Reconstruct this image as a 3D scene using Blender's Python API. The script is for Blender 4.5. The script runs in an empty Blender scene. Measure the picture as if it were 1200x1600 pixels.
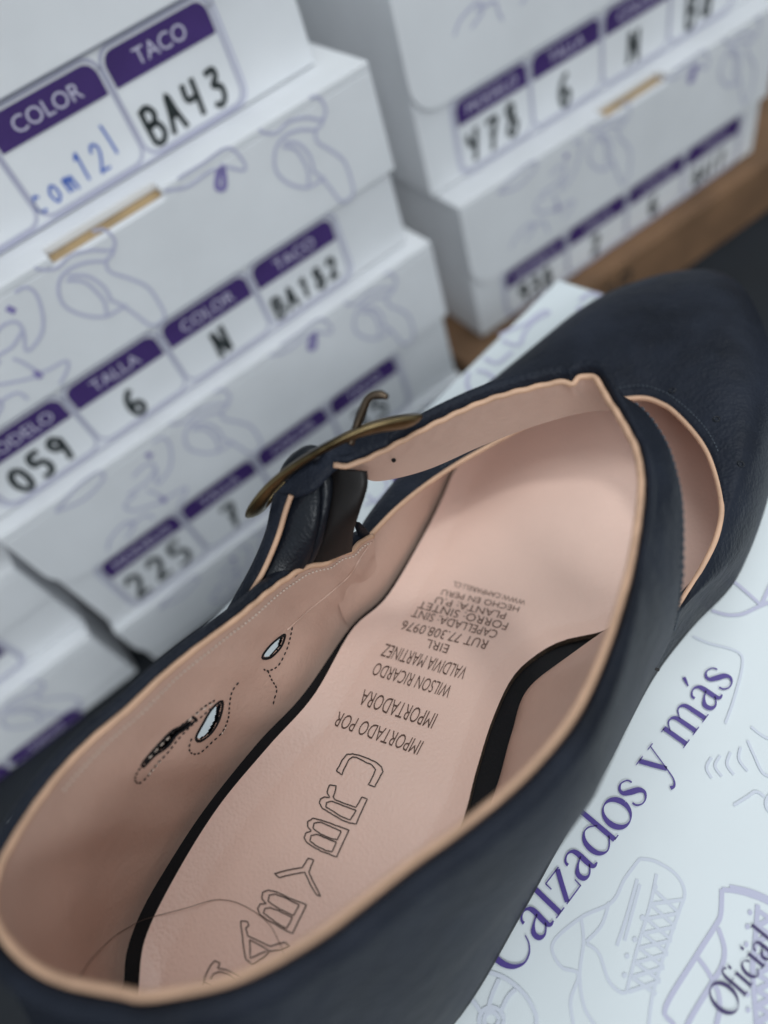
import bpy, bmesh, math, random
from math import sin, cos, pi, radians
from mathutils import Vector as V, Matrix

random.seed(7)
C = bpy.context.scene.collection
SC = bpy.context.scene

# ------------------------------------------------------------------ camera
FPX, CH = 1088.0, 0.24                      # focal length in photo pixels, camera height above the box lid
_d = V((355.7, 793.5, 1088.0)).normalized()
_x0 = (V((1, 0, 0)) - _d * _d[0]).normalized()
_y0 = (-_d).cross(_x0)
_a = radians(42.37)
_X = _x0 * cos(_a) + _y0 * sin(_a)
_Y = (-_d).cross(_X)
ROT = Matrix((_X, _Y, -_d))                 # camera (right, down, forward) -> world
CAM = V((0, 0, CH))
cd = bpy.data.cameras.new('camera')
cam = bpy.data.objects.new('camera', cd)
C.objects.link(cam)
SC.camera = cam
m3 = Matrix((ROT.col[0], -ROT.col[1], -ROT.col[2])).transposed()
cam.matrix_world = Matrix.Translation(CAM) @ m3.to_4x4()
cd.sensor_fit = 'VERTICAL'
cd.sensor_height = 32.0
cd.lens = FPX * 32.0 / 1600.0
cd.clip_start, cd.clip_end = 0.005, 50
cd.dof.use_dof = True
cd.dof.focus_distance = 0.214
cd.dof.aperture_fstop = 3.5

# ------------------------------------------------------------------ world and lamps (shop ceiling light, added front lamp and spot)
w = bpy.data.worlds.new('World')
SC.world = w
w.use_nodes = True
bg = w.node_tree.nodes['Background']
bg.inputs[1].default_value = 0.54
# made-up surround: bright above the camera side, dimmed opposite to darken the heel
_t = w.node_tree.nodes.new('ShaderNodeTexCoord')
_m = w.node_tree.nodes.new('ShaderNodeVectorMath')
_m.operation = 'DOT_PRODUCT'
_m.inputs[1].default_value = V((-0.35, -0.70, 0.62)).normalized()
w.node_tree.links.new(_t.outputs['Generated'], _m.inputs[0])
_r = w.node_tree.nodes.new('ShaderNodeValToRGB')
_r.color_ramp.elements[0].position = 0.0
_r.color_ramp.elements[0].color = (0.10, 0.11, 0.12, 1)
_r.color_ramp.elements[1].position = 0.75
_r.color_ramp.elements[1].color = (0.86, 0.95, 1.0, 1)
_q = w.node_tree.nodes.new('ShaderNodeMapRange')
_q.inputs['From Min'].default_value = -1
w.node_tree.links.new(_m.outputs['Value'], _q.inputs['Value'])
w.node_tree.links.new(_q.outputs['Result'], _r.inputs['Fac'])
w.node_tree.links.new(_r.outputs['Color'], bg.inputs[0])


def area(name, loc, target, sx, sy, power, col):
    l = bpy.data.lights.new(name, 'AREA')
    l.shape = 'RECTANGLE'
    l.size, l.size_y = sx, sy
    l.energy = power
    l.color = col
    o = bpy.data.objects.new(name, l)
    o.location = loc
    o.rotation_euler = (V(target) - V(loc)).to_track_quat('-Z', 'Y').to_euler()
    C.objects.link(o)
    return o


area('area_lamp', (-0.60, -1.25, 1.30), (0.15, 0.2, 0), 1.0, 0.45, 12, (0.94, 0.98, 1.0))  # added front lamp, no known fitting: lifts box fronts, leaves heel dim
area('area_lamp', (0.45, 0.1, 1.9), (0.1, 0.1, 0), 1.2, 0.4, 6.5, (0.96, 1.0, 1.0))  # overhead shop ceiling light
_sp = bpy.data.lights.new('added_spot', 'SPOT')  # added spot, no known fitting: brightens the ball, fades off before the heel
_sp.energy = 17
_sp.spot_size = radians(14)
_sp.spot_blend = 0.9
_sp.shadow_soft_size = 0.10
_sp.color = (0.97, 1.0, 0.98)
_so = bpy.data.objects.new('added_spot', _sp)
_so.location = (0.95, -0.10, 1.20)
_so.rotation_euler = (V((0.14, 0.08, 0.0)) - V(_so.location)).to_track_quat('-Z', 'Y').to_euler()
C.objects.link(_so)

SC.view_settings.view_transform = 'Standard'
SC.view_settings.look = 'None'
SC.view_settings.exposure = 0.20
SC.view_settings.gamma = 1
SC.view_settings.use_curve_mapping = False
SC.cycles.use_denoising = True


# ------------------------------------------------------------------ pixel geometry of the survey of the photograph
def ray(px, py):
    return ROT @ V((px - 600.0, py - 800.0, FPX))


def at(px, py, z):
    r = ray(px, py)
    return CAM + r * ((z - CH) / r.z)


def proj(P):
    c = ROT.transposed() @ (V(P) - CAM)
    return (c.x / c.z * FPX + 600, c.y / c.z * FPX + 800)


# ------------------------------------------------------------------ materials
def mat(name, col, rough=0.6, metal=0.0, spec=0.5, bump=None, vary=None, coat=0.0, sheen=0.0):
    m = bpy.data.materials.new(name)
    m.use_nodes = True
    nt = m.node_tree
    b = nt.nodes['Principled BSDF']
    b.inputs['Base Color'].default_value = (*col, 1)
    b.inputs['Roughness'].default_value = rough
    b.inputs['Metallic'].default_value = metal
    b.inputs['Specular IOR Level'].default_value = spec
    if coat:
        b.inputs['Coat Weight'].default_value = coat
        b.inputs['Coat Roughness'].default_value = 0.25
    tc = nt.nodes.new('ShaderNodeTexCoord')
    if vary:
        sc, amt = vary
        n = nt.nodes.new('ShaderNodeTexNoise')
        n.inputs['Scale'].default_value = sc
        n.inputs['Detail'].default_value = 6
        nt.links.new(tc.outputs['Object'], n.inputs['Vector'])
        r = nt.nodes.new('ShaderNodeMapRange')
        r.inputs['From Min'].default_value = 0.3
        r.inputs['From Max'].default_value = 0.7
        r.inputs['To Min'].default_value = 1 - amt
        r.inputs['To Max'].default_value = 1 + amt
        nt.links.new(n.outputs['Fac'], r.inputs['Value'])
        mx = nt.nodes.new('ShaderNodeMix')
        mx.data_type = 'RGBA'
        mx.blend_type = 'MULTIPLY'
        mx.inputs['Factor'].default_value = 1
        mx.inputs['A'].default_value = (*col, 1)
        nt.links.new(r.outputs['Result'], mx.inputs['B'])
        nt.links.new(mx.outputs['Result'], b.inputs['Base Color'])
        r2 = nt.nodes.new('ShaderNodeMapRange')
        r2.inputs['To Min'].default_value = rough - 0.1
        r2.inputs['To Max'].default_value = rough + 0.1
        nt.links.new(n.outputs['Fac'], r2.inputs['Value'])
        nt.links.new(r2.outputs['Result'], b.inputs['Roughness'])
    if bump:
        prev = None
        for kind, sc, strength, dist in bump:
            if kind == 'voronoi':
                n = nt.nodes.new('ShaderNodeTexVoronoi')
                n.feature = 'SMOOTH_F1'
                out = n.outputs['Distance']
            else:
                n = nt.nodes.new('ShaderNodeTexNoise')
                n.inputs['Detail'].default_value = 4
                out = n.outputs['Fac']
            n.inputs['Scale'].default_value = sc
            nt.links.new(tc.outputs['Object'], n.inputs['Vector'])
            bp = nt.nodes.new('ShaderNodeBump')
            bp.inputs['Strength'].default_value = strength
            bp.inputs['Distance'].default_value = dist
            nt.links.new(out, bp.inputs['Height'])
            if prev:
                nt.links.new(prev.outputs['Normal'], bp.inputs['Normal'])
            prev = bp
        nt.links.new(prev.outputs['Normal'], b.inputs['Normal'])
    return m


M = {
    'navy': mat('navy_leather', (0.0135, 0.0165, 0.0255), 0.48, spec=0.12, vary=(45, 0.35),
                bump=[('voronoi', 950, 0.55, 0.0005), ('noise', 140, 0.7, 0.0012), ('noise', 32, 0.4, 0.003)]),
    'navy_shiny': mat('shiny_navy_leather', (0.007, 0.009, 0.014), 0.36, spec=0.28, vary=(90, 0.3),
                      bump=[('voronoi', 1100, 0.3, 0.0004), ('noise', 200, 0.3, 0.0008)]),
    'keeper': mat('smooth_brown_black_strap', (0.012, 0.010, 0.010), 0.42, spec=0.22, vary=(60, 0.3)),
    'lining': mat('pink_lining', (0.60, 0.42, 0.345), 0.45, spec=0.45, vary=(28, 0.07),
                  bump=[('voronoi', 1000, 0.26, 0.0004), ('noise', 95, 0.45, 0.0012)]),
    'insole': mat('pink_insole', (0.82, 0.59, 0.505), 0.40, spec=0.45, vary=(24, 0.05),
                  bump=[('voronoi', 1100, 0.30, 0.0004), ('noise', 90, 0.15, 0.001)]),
    'piping': mat('tan_edge', (0.58, 0.36, 0.24), 0.55, vary=(150, 0.12), bump=[('noise', 500, 0.4, 0.0004)]),
    'black': mat('black_board', (0.008, 0.008, 0.010), 0.75, spec=0.25, vary=(120, 0.3), bump=[('noise', 900, 0.4, 0.0004)]),
    'edge': mat('cut_edge', (0.10, 0.085, 0.065), 0.8, vary=(400, 0.5)),
    'ink': mat('brown_ink', (0.09, 0.045, 0.03), 0.6),
    'ink_line': mat('black_foil', (0.035, 0.022, 0.016), 0.5),
    'brass': mat('antique_brass', (0.15, 0.112, 0.058), 0.34, metal=1.0, vary=(60, 0.75)),
    'dark_brass': mat('dark_brass', (0.10, 0.075, 0.055), 0.35, metal=1.0, vary=(150, 0.35)),
    'sole': mat('black_sole', (0.018, 0.020, 0.024), 0.6),
    'card': mat('white_card', (0.80, 0.81, 0.835), 0.55, spec=0.35, vary=(16, 0.05), bump=[('noise', 60, 0.08, 0.002), ('noise', 14, 0.22, 0.006)]),
    'lid': mat('white_lid_card', (0.725, 0.775, 0.805), 0.42, spec=0.4, vary=(18, 0.03), bump=[('noise', 50, 0.07, 0.002), ('noise', 12, 0.15, 0.005)]),
    'kraft': mat('kraft_core', (0.42, 0.29, 0.15), 0.8, vary=(80, 0.2)),
    'purple': mat('purple_print', (0.055, 0.024, 0.15), 0.5, vary=(60, 0.1)),
    'lav': mat('lavender_print', (0.53, 0.53, 0.68), 0.55),
    'frame_line': mat('grey_violet_print', (0.46, 0.46, 0.58), 0.55),
    'lav_dark': mat('violet_print', (0.26, 0.22, 0.48), 0.55),
    'lav_pale': mat('pale_print', (0.63, 0.665, 0.755), 0.5),
    'white_print': mat('white_print', (0.62, 0.59, 0.74), 0.55),
    'text': mat('violet_lettering', (0.075, 0.045, 0.26), 0.5),
    'text_dark': mat('dark_violet_lettering', (0.05, 0.032, 0.13), 0.5),
    'marker': mat('black_marker', (0.02, 0.028, 0.03), 0.55),
    'pen': mat('blue_pen', (0.05, 0.13, 0.52), 0.55),
    'carton': mat('brown_carton', (0.21, 0.115, 0.06), 0.8, vary=(25, 0.25), bump=[('noise', 80, 0.2, 0.002)]),
    'carton_ink': mat('carton_ink', (0.05, 0.035, 0.025), 0.8),
    'floor': mat('dark_navy_floor', (0.007, 0.010, 0.015), 0.75, vary=(14, 0.4), bump=[('noise', 120, 0.3, 0.002)]),
    'wall': mat('grey_wall', (0.35, 0.36, 0.36), 0.9, vary=(3, 0.1)),
    'thread_w': mat('cream_thread', (0.68, 0.58, 0.50), 0.6),
    'thread_b': mat('black_thread', (0.015, 0.012, 0.012), 0.6),
    'thread_n': mat('navy_thread', (0.05, 0.065, 0.085), 0.5),
    'hair': mat('brown_hair', (0.10, 0.06, 0.045), 0.5),
}


# ------------------------------------------------------------------ mesh helpers
class MB:
    def __init__(self):
        self.v, self.f = [], []

    def grid(self, rows, closed_u=False, closed_v=False, keep=None):
        n0 = len(self.v)
        nu, nv = len(rows), len(rows[0])
        for r in rows:
            self.v += [tuple(p) for p in r]
        for i in range(nu if closed_u else nu - 1):
            for j in range(nv if closed_v else nv - 1):
                if keep and not keep(i, j):
                    continue
                i2, j2 = (i + 1) % nu, (j + 1) % nv
                self.f.append((n0 + i * nv + j, n0 + i2 * nv + j, n0 + i2 * nv + j2, n0 + i * nv + j2))

    def tube(self, pts, r, n=8, caps=True, flat=1.0):
        pts = [V(p) for p in pts]
        rs = r if isinstance(r, (list, tuple)) else [r] * len(pts)
        rows = []
        up = None
        for i, p in enumerate(pts):
            t = (pts[min(i + 1, len(pts) - 1)] - pts[max(i - 1, 0)]).normalized()
            if up is None:
                up = V((0, 0, 1)) if abs(t.z) < 0.9 else V((1, 0, 0))
            s = t.cross(up).normalized()
            up = s.cross(t).normalized()
            rows.append([p + (s * cos(2 * pi * k / n) + up * sin(2 * pi * k / n) * flat) * rs[i] for k in range(n)])
        n0 = len(self.v)
        self.grid(rows, closed_v=True)
        if caps:
            self.f.append(tuple(n0 + k for k in range(n))[::-1])
            self.f.append(tuple(n0 + (len(rows) - 1) * n + k for k in range(n)))

    def box(self, a, b):
        n0 = len(self.v)
        x0, y0, z0 = a
        x1, y1, z1 = b
        self.v += [(x0, y0, z0), (x1, y0, z0), (x1, y1, z0), (x0, y1, z0), (x0, y0, z1), (x1, y0, z1), (x1, y1, z1), (x0, y1, z1)]
        for q in ((0, 3, 2, 1), (4, 5, 6, 7), (0, 1, 5, 4), (1, 2, 6, 5), (2, 3, 7, 6), (3, 0, 4, 7)):
            self.f.append(tuple(n0 + k for k in q))

    def prism(self, poly, off):
        """poly: closed outline (3D points, planar), off: extrusion vector"""
        n0, n = len(self.v), len(poly)
        off = V(off)
        self.v += [tuple(V(p)) for p in poly] + [tuple(V(p) + off) for p in poly]
        self.f.append(tuple(n0 + k for k in range(n))[::-1])
        self.f.append(tuple(n0 + n + k for k in range(n)))
        for k in range(n):
            k2 = (k + 1) % n
            self.f.append((n0 + k, n0 + k2, n0 + n + k2, n0 + n + k))

    def ribbon(self, pts, wid, fr):
        """flat printed stroke: pts 2D (u, v), wid number or list, fr(u, v) -> 3D"""
        n = len(pts)
        ws = wid if isinstance(wid, (list, tuple)) else [wid] * n
        n0 = len(self.v)
        self.k = getattr(self, 'k', 0) + 1
        for i, p in enumerate(pts):
            a, b = pts[max(i - 1, 0)], pts[min(i + 1, n - 1)]
            tx, ty = b[0] - a[0], b[1] - a[1]
            L = math.hypot(tx, ty) or 1
            nx, ny = -ty / L * ws[i] / 2, tx / L * ws[i] / 2
            self.v.append(tuple(fr(p[0] + nx, p[1] + ny)))
            self.v.append(tuple(fr(p[0] - nx, p[1] - ny)))
        for i in range(n - 1):
            k = n0 + 2 * i
            self.f.append((k + 1, k + 3, k + 2, k))

    def poly(self, pts):
        n0 = len(self.v)
        self.v += [tuple(p) for p in pts]
        self.f.append(tuple(range(n0, n0 + len(pts))))

    def build(self, name, m, parent=None, smooth=True, fix=True):
        me = bpy.data.meshes.new(name)
        me.from_pydata(self.v, [], self.f)
        if fix:
            bm = bmesh.new()
            bm.from_mesh(me)
            bmesh.ops.recalc_face_normals(bm, faces=bm.faces)
            bm.to_mesh(me)
            bm.free()
        if smooth:
            for p in me.polygons:
                p.use_smooth = True
        me.materials.append(m)
        o = bpy.data.objects.new(name, me)
        C.objects.link(o)
        if parent:
            o.parent = parent
        return o


def mod_bevel(o, wdt=0.0008, seg=2):
    b = o.modifiers.new('bevel', 'BEVEL')
    b.width, b.segments, b.limit_method, b.angle_limit = wdt, seg, 'ANGLE', radians(40)


def spline(pts, n, closed=False):
    """centripetal-ish Catmull-Rom through pts (tuples of any length), resampled evenly by arc length"""
    P = [tuple(p) for p in pts]
    k = len(P[0])
    dense = []
    N = len(P)
    for i in range(N if closed else N - 1):
        g = lambda j: P[j % N] if closed else P[min(max(j, 0), N - 1)]
        p0, p1, p2, p3 = g(i - 1), g(i), g(i + 1), g(i + 2)
        for s in range(16):
            t = s / 16
            dense.append(tuple(0.5 * (2 * p1[c] + (p2[c] - p0[c]) * t + (2 * p0[c] - 5 * p1[c] + 4 * p2[c] - p3[c]) * t * t
                                      + (3 * p1[c] - p0[c] - 3 * p2[c] + p3[c]) * t ** 3) for c in range(k)))
    dense.append(P[0] if closed else P[-1])
    L = [0]
    for a, b in zip(dense, dense[1:]):
        L.append(L[-1] + math.dist(a[:3], b[:3]))
    out, j = [], 0
    for i in range(n):
        s = L[-1] * i / (n if closed else n - 1)
        while j < len(L) - 2 and L[j + 1] < s:
            j += 1
        f = (s - L[j]) / ((L[j + 1] - L[j]) or 1)
        out.append(tuple(dense[j][c] * (1 - f) + dense[j + 1][c] * f for c in range(k)))
    return out


def smooth2(pts, per=6):
    return spline(pts, max(2, (len(pts) - 1) * per + 1))


def interp(tab, x):
    if x <= tab[0][0]:
        return tab[0][1]
    for (x0, y0), (x1, y1) in zip(tab, tab[1:]):
        if x <= x1:
            t = (x - x0) / (x1 - x0)
            return y0 + (y1 - y0) * t
    return tab[-1][1]


def dense_tab(pts, n=200):
    s = spline(pts, n)
    return [(a, b) for a, b in s]


def text_mesh(s, size=1.0, thin=0.0, res=3):
    """letters of the built-in font as (verts 2D, faces), origin at the start of the baseline"""
    cu = bpy.data.curves.new('t', 'FONT')
    cu.body = s
    cu.size = size
    cu.offset = thin
    cu.resolution_u = res
    o = bpy.data.objects.new('t', cu)
    C.objects.link(o)
    dg = bpy.context.evaluated_depsgraph_get()
    me = bpy.data.meshes.new_from_object(o.evaluated_get(dg))
    vs = [(v.co.x, v.co.y) for v in me.vertices]
    fs = [tuple(p.vertices) for p in me.polygons]
    bpy.data.objects.remove(o)
    bpy.data.curves.remove(cu)
    bpy.data.meshes.remove(me)
    return vs, fs


def thing(name, label, cat, loc=(0, 0, 0), rz=0.0, group=None):
    o = bpy.data.objects.new(name, None)
    o.empty_display_size = 0.02
    o.location = loc
    o.rotation_euler = (0, 0, rz)
    o['label'], o['category'] = label, cat
    if group:
        o['group'] = group
    C.objects.link(o)
    return o


# ================================================================== SETTING
def structure(mb, name, m, smooth=False):
    o = mb.build(name, m, None, smooth)
    o['kind'] = 'structure'
    return o


FLOOR_Z = -0.1605
mb = MB()
mb.grid([[(-3, -3, FLOOR_Z), (-3, 3, FLOOR_Z)], [(3, -3, FLOOR_Z), (3, 3, FLOOR_Z)]])
structure(mb, 'floor', M['floor'])
mb = MB()
mb.grid([[(-3, 1.3, FLOOR_Z), (-3, 1.3, 2.0)], [(3, 1.3, FLOOR_Z), (3, 1.3, 2.0)]])
structure(mb, 'wall', M['wall'])

# ================================================================== SHOE BOXES OF THE STACKS
YL, YR = radians(-6.02), radians(-8.35)


def box_frame(yaw, left, dist):
    """world matrix of a box whose front-left edge is at (left, dist) in a frame turned by yaw about the camera's foot"""
    u, n = V((cos(yaw), sin(yaw), 0)), V((-sin(yaw), cos(yaw), 0))
    return u * left + n * dist


def on_front(px, py, yaw, left, dist, ztop):
    """photo point -> (x from the left edge, z from the top edge) on the front of a box"""
    n = V((-sin(yaw), cos(yaw), 0))
    u = V((cos(yaw), sin(yaw), 0))
    r = ray(px, py)
    p = CAM + r * (dist / r.dot(n))
    return (p.dot(u) - left, p.z - ztop)


# line drawings of the print, surveyed on the second box of the left stack
BL, BD, BZ = -0.1045, 0.328, 0.1035


def dB(pts, s=0.58333, ox=0, oy=0):
    return [on_front(x * s + ox, y * s + oy, YL, BL, BD, BZ) for x, y in pts]


PUMP = [dB([(690, 335), (705, 355), (740, 355), (775, 325), (820, 315), (860, 320), (872, 295), (855, 262), (825, 252)]),
        dB([(872, 300), (862, 330), (845, 350), (850, 380), (885, 402), (920, 430), (938, 475), (945, 520), (935, 548), (915, 540), (885, 505), (860, 475), (835, 455)]),
        dB([(850, 350), (800, 348), (755, 370), (735, 410), (740, 460), (775, 492), (820, 502), (855, 485), (870, 475)]),
        dB([(755, 392), (790, 400), (812, 430), (825, 462), (825, 498)]),
        dB([(760, 380), (800, 385), (830, 420), (840, 460)])]
_o = V(dB([(301, 640)])[0]) - V(dB([(868, 290)])[0])
PUMP2 = [[(x + _o[0], z + _o[1]) for x, z in s] for s in PUMP]
BOW = [dB([(450, 430), (490, 420), (530, 398), (610, 395), (650, 430), (655, 455), (620, 450), (590, 440)]),
       dB([(585, 455), (580, 500), (600, 500), (596, 450), (588, 460)]),
       dB([(440, 510), (500, 500), (560, 460), (590, 452)])]
_c = lambda p: dB(p, 1 / 3.0, 0, 300)
SANDAL = [_c([(70, 470), (120, 445), (170, 480), (200, 580), (195, 660), (150, 730), (120, 740), (110, 660), (80, 610), (20, 620), (-40, 680)]),
          _c([(-60, 800), (0, 760), (60, 720), (110, 640)]),
          _c([(60, 780), (110, 800), (180, 850), (150, 870), (60, 890), (-20, 900), (-70, 860), (0, 790)]),
          _c([(180, 850), (230, 830), (310, 790), (315, 830), (280, 900)]),
          _c([(-40, 1010), (0, 980), (80, 940), (130, 970), (180, 990)])]
SANDAL_SPOT = [_c([(30, 540), (50, 550), (70, 560)]), _c([(160, 840), (180, 855), (190, 870)])]
SLIVER = [[(0.030, -0.006), (0.046, -0.001), (0.060, 0.0), (0.060, -0.006), (0.045, -0.010), (0.030, -0.006)],
          [(0.034, -0.049), (0.040, -0.043), (0.052, -0.040), (0.055, -0.045), (0.046, -0.050)]]

# handwriting strokes, in a field of unit height
GLYPH = {
    '0': [[(.28, .85), (.10, .62), (.08, .3), (.25, .05), (.45, .12), (.52, .45), (.45, .75), (.25, .85)]],
    '1': [[(.12, .7), (.28, .9), (.25, .45), (.22, .02)]],
    '2': [[(.08, .68), (.2, .88), (.42, .82), (.42, .6), (.25, .3), (.06, .05), (.25, .08), (.5, .06)]],
    '3': [[(.08, .85), (.38, .88), (.42, .7), (.22, .52), (.45, .42), (.45, .15), (.25, .0), (.05, .1)]],
    '4': [[(.1, .9), (.08, .5), (.45, .5)], [(.42, .95), (.40, .5), (.36, .0)]],
    '5': [[(.5, .9), (.15, .88), (.1, .55), (.35, .55), (.48, .3), (.35, .05), (.05, .05)]],
    '6': [[(.42, .92), (.18, .72), (.08, .35), (.2, .05), (.42, .08), (.48, .3), (.32, .45), (.12, .32)]],
    '7': [[(.05, .85), (.48, .88), (.32, .5), (.2, .0)], [(.14, .48), (.42, .5)]],
    '8': [[(.42, .78), (.25, .92), (.12, .75), (.28, .55), (.46, .3), (.32, .02), (.1, .15), (.2, .42), (.42, .72)]],
    '9': [[(.46, .72), (.28, .92), (.1, .75), (.22, .52), (.42, .6), (.47, .82), (.44, .4), (.35, .0)]],
    'B': [[(.12, .92), (.1, .5), (.12, .02)], [(.02, .88), (.3, .95), (.46, .75), (.32, .55), (.12, .5)], [(.14, .52), (.42, .48), (.52, .22), (.35, .02), (.1, .04)]],
    'A': [[(.02, .0), (.18, .5), (.30, .95), (.38, .5), (.52, .0)], [(.12, .35), (.42, .38)]],
    'N': [[(.06, .0), (.1, .5), (.12, .92)], [(.12, .92), (.3, .45), (.48, .05)], [(.48, .05), (.5, .5), (.52, .95)]],
    'Y': [[(.04, .9), (.12, .6), (.32, .55)], [(.42, .92), (.32, .45), (.22, .0)]],
    'a': [[(.4, .5), (.2, .55), (.08, .3), (.2, .05), (.38, .2), (.42, .5), (.42, .1), (.52, .05)]],
    'c': [[(.42, .5), (.25, .58), (.08, .35), (.15, .08), (.42, .1)]],
    'o': [[(.25, .55), (.08, .35), (.2, .05), (.42, .2), (.38, .5), (.22, .55)]],
    'm': [[(.05, .5), (.08, .05)], [(.07, .35), (.2, .52), (.26, .05)], [(.26, .35), (.4, .52), (.48, .05)]],
    '/': [[(.15, 1.15), (.2, .7), (.22, .2)]],
    '!': [[(.2, 1.1), (.22, .4)], [(.2, .1), (.22, .05)]],
}


def make_box(name, label, yaw, left, dist, zb, wid, hei, dep, notes, group, notch=None, draw=True,
             flap_h=0.055, lab_x=0.02, lab_w=0.228, round_r=0.018, round_right=False, label_row=True):
    """white tuck-top shoe box: body, lid with a front flap, printed label row and drawings"""
    o = box_frame(yaw, left, dist)
    root = thing(name, label, 'shoe box', (o.x, o.y, zb), yaw, group)
    H = hei
    t = 0.0042
    mb = MB()
    mb.box((0.0015, t, 0.0004), (wid - 0.0015, dep, H - t - 0.0004))
    body = mb.build('body', M['card'], root, False)
    mod_bevel(body, 0.0012, 2)
    # lid: top panel and front flap in one sheet, with the finger notch at the fold
    mb = MB()
    r = round_r
    zt, zf = H, H - flap_h
    out = [(0, zt)]
    nx0, nx1 = notch if notch else (None, None)
    bot = []
    for k in range(9):
        a = pi + pi / 2 * k / 8
        bot.append((r + r * cos(a), zf + r + r * sin(a)))
    if round_right:
        for k in range(9):
            a = -pi / 2 + pi / 2 * k / 8
            bot.append((wid - r + r * cos(a), zf + r + r * sin(a)))
    else:
        bot.append((wid, zf))
    top = [(wid, zt - t)]
    if notch:
        top += [(nx1, zt - t), (nx1 - 0.001, zt - 0.0052), (nx0 + 0.001, zt - 0.0052), (nx0, zt - t)]
    top.append((0, zt - t))
    poly = bot + top
    mb.prism([(x, 0, z) for x, z in poly], (0, t, 0))
    tp = [(0, 0), (0, dep), (wid, dep), (wid, 0)]
    if notch:
        tp += [(nx1, 0), (nx1, 0.011), (nx0, 0.011), (nx0, 0)]
    mb.prism([(x, y, zt - t) for x, y in tp], (0, 0, t))
    lid = mb.build('lid', M['card'], root, False)
    mod_bevel(lid, 0.0009, 2)
    if notch:
        mb = MB()
        mb.box((nx0 - 0.002, 0.0044, zt - 0.010), (nx1 + 0.002, 0.0115, zt - t - 0.0003))
        mb.build('kraft_tab', M['kraft'], lid, False)
    ff = lambda y: (lambda x, z: (x, y, z))
    if draw:
        fr = ff(-0.0003)
        for group_ in (PUMP, PUMP2, BOW, SANDAL, SLIVER[:1], SLIVER[1:]):
            mb = MB()
            for k, s in enumerate(group_):
                q = [(x, min(zt + z, zt - 0.0006)) for x, z in s]
                q = [(x, z) for x, z in q if 0.004 < x < wid - 0.004 and z > zf + 0.001]
                if len(q) > 2:
                    mb.ribbon(smooth2(q), 0.0015, ff(-0.0003 - k * 0.00002))
            if mb.v:
                mb.build('line_drawing', M['lav'], lid, False)
        for s in SANDAL_SPOT + [BOW[1]]:
            mb = MB()
            q = [(x, zt + z) for x, z in s if 0.004 < x < wid - 0.004]
            q = [(x, z) for x, z in q if z > zf + 0.001]
            if len(q) > 2:
                mb.ribbon(smooth2(q), 0.0028, ff(-0.0005))
                mb.build('drawing_accent', M['lav_dark'], lid, False)
    # label row on the body front, under the flap
    fr = ff(t - 0.0003)
    fr2 = ff(t - 0.0006)
    fr3 = ff(t - 0.0009)
    fw = lab_w / 4
    z_hi, z_lo = zf - 0.0040, 0.0030
    hh = 0.0138

    def rrect(x0, x1, z0, z1, rr, top_only=False):
        pts = []
        for cx, cz, a0 in ((x1 - rr, z1 - rr, 0), (x0 + rr, z1 - rr, pi / 2), (x0 + rr, z0 + rr, pi), (x1 - rr, z0 + rr, 3 * pi / 2)):
            if top_only and a0 >= pi:
                pts.append((x0, z0) if a0 == pi else (x1, z0))
                continue
            for k in range(6):
                a = a0 + pi / 2 * k / 5
                pts.append((cx + rr * cos(a), cz + rr * sin(a)))
        return pts

    border = MB()
    out = rrect(lab_x - 0.0016, lab_x + lab_w + 0.0016, z_lo - 0.0014, z_hi + 0.0034, 0.008)
    border.ribbon(out + out[:2], 0.0010, fr2)
    if label_row:
        border.build('label_border', M['lav'], body, False)
    for i, word in enumerate(('MODELO', 'TALLA', 'COLOR', 'TACO') if label_row else ()):
        x0, x1 = lab_x + i * fw + 0.0022, lab_x + (i + 1) * fw - 0.0022
        frame, head, inkm, letm, pen = MB(), MB(), MB(), MB(), MB()
        out = rrect(x0 - 0.0016, x1 + 0.0016, z_lo, z_hi + 0.0016, 0.0065)
        frame.ribbon(out + out[:2], 0.0015, fr)
        head.poly([fr2(x, z) for x, z in rrect(x0, x1, z_hi - hh, z_hi, 0.0055, True)])
        vs, fs = text_mesh(word, 0.0092)
        xm = (min(v[0] for v in vs) + max(v[0] for v in vs)) / 2
        n0 = len(letm.v)
        letm.v += [fr3((v[0] - xm) * 1.05 + (x0 + x1) / 2, v[1] + z_hi - hh + 0.0038) for v in vs]
        letm.f += [tuple(n0 + k for k in f) for f in fs]
        note = notes[i]
        if note:
            blue = note.startswith('~')
            note = note.lstrip('~')
            hgt = (z_hi - hh - z_lo) * (0.46 if blue else (0.56 if len(note) > 3 else 0.72))
            wpc = hgt * (0.62 if blue else 0.70)
            xs = (x0 + x1) / 2 - wpc * len(note) / 2 + (0.0 if not blue else -0.003)
            dst = pen if blue else inkm
            for k, ch in enumerate(note):
                for s in GLYPH.get(ch, []):
                    jx, jz = random.uniform(-.04, .04), random.uniform(-.05, .05)
                    q = [(xs + (k + px * 1.25 + jx) * wpc, z_lo + (z_hi - hh - z_lo) * 0.10 + (pz + jz) * hgt + k * 0.0004) for px, pz in s]
                    dst.ribbon(smooth2(q), 0.0012 if blue else (0.0027 if len(note) > 3 else 0.0034), fr)
        frame.build('label_frame', M['frame_line'], body, False)
        head.build('label_header', M['purple'], body, False)
        letm.build('header_lettering', M['white_print'], body, False)
        if inkm.v:
            inkm.build('handwriting', M['marker'], body, False)
        if pen.v:
            pen.build('pen_handwriting', M['pen'], body, False)
    return root


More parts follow.
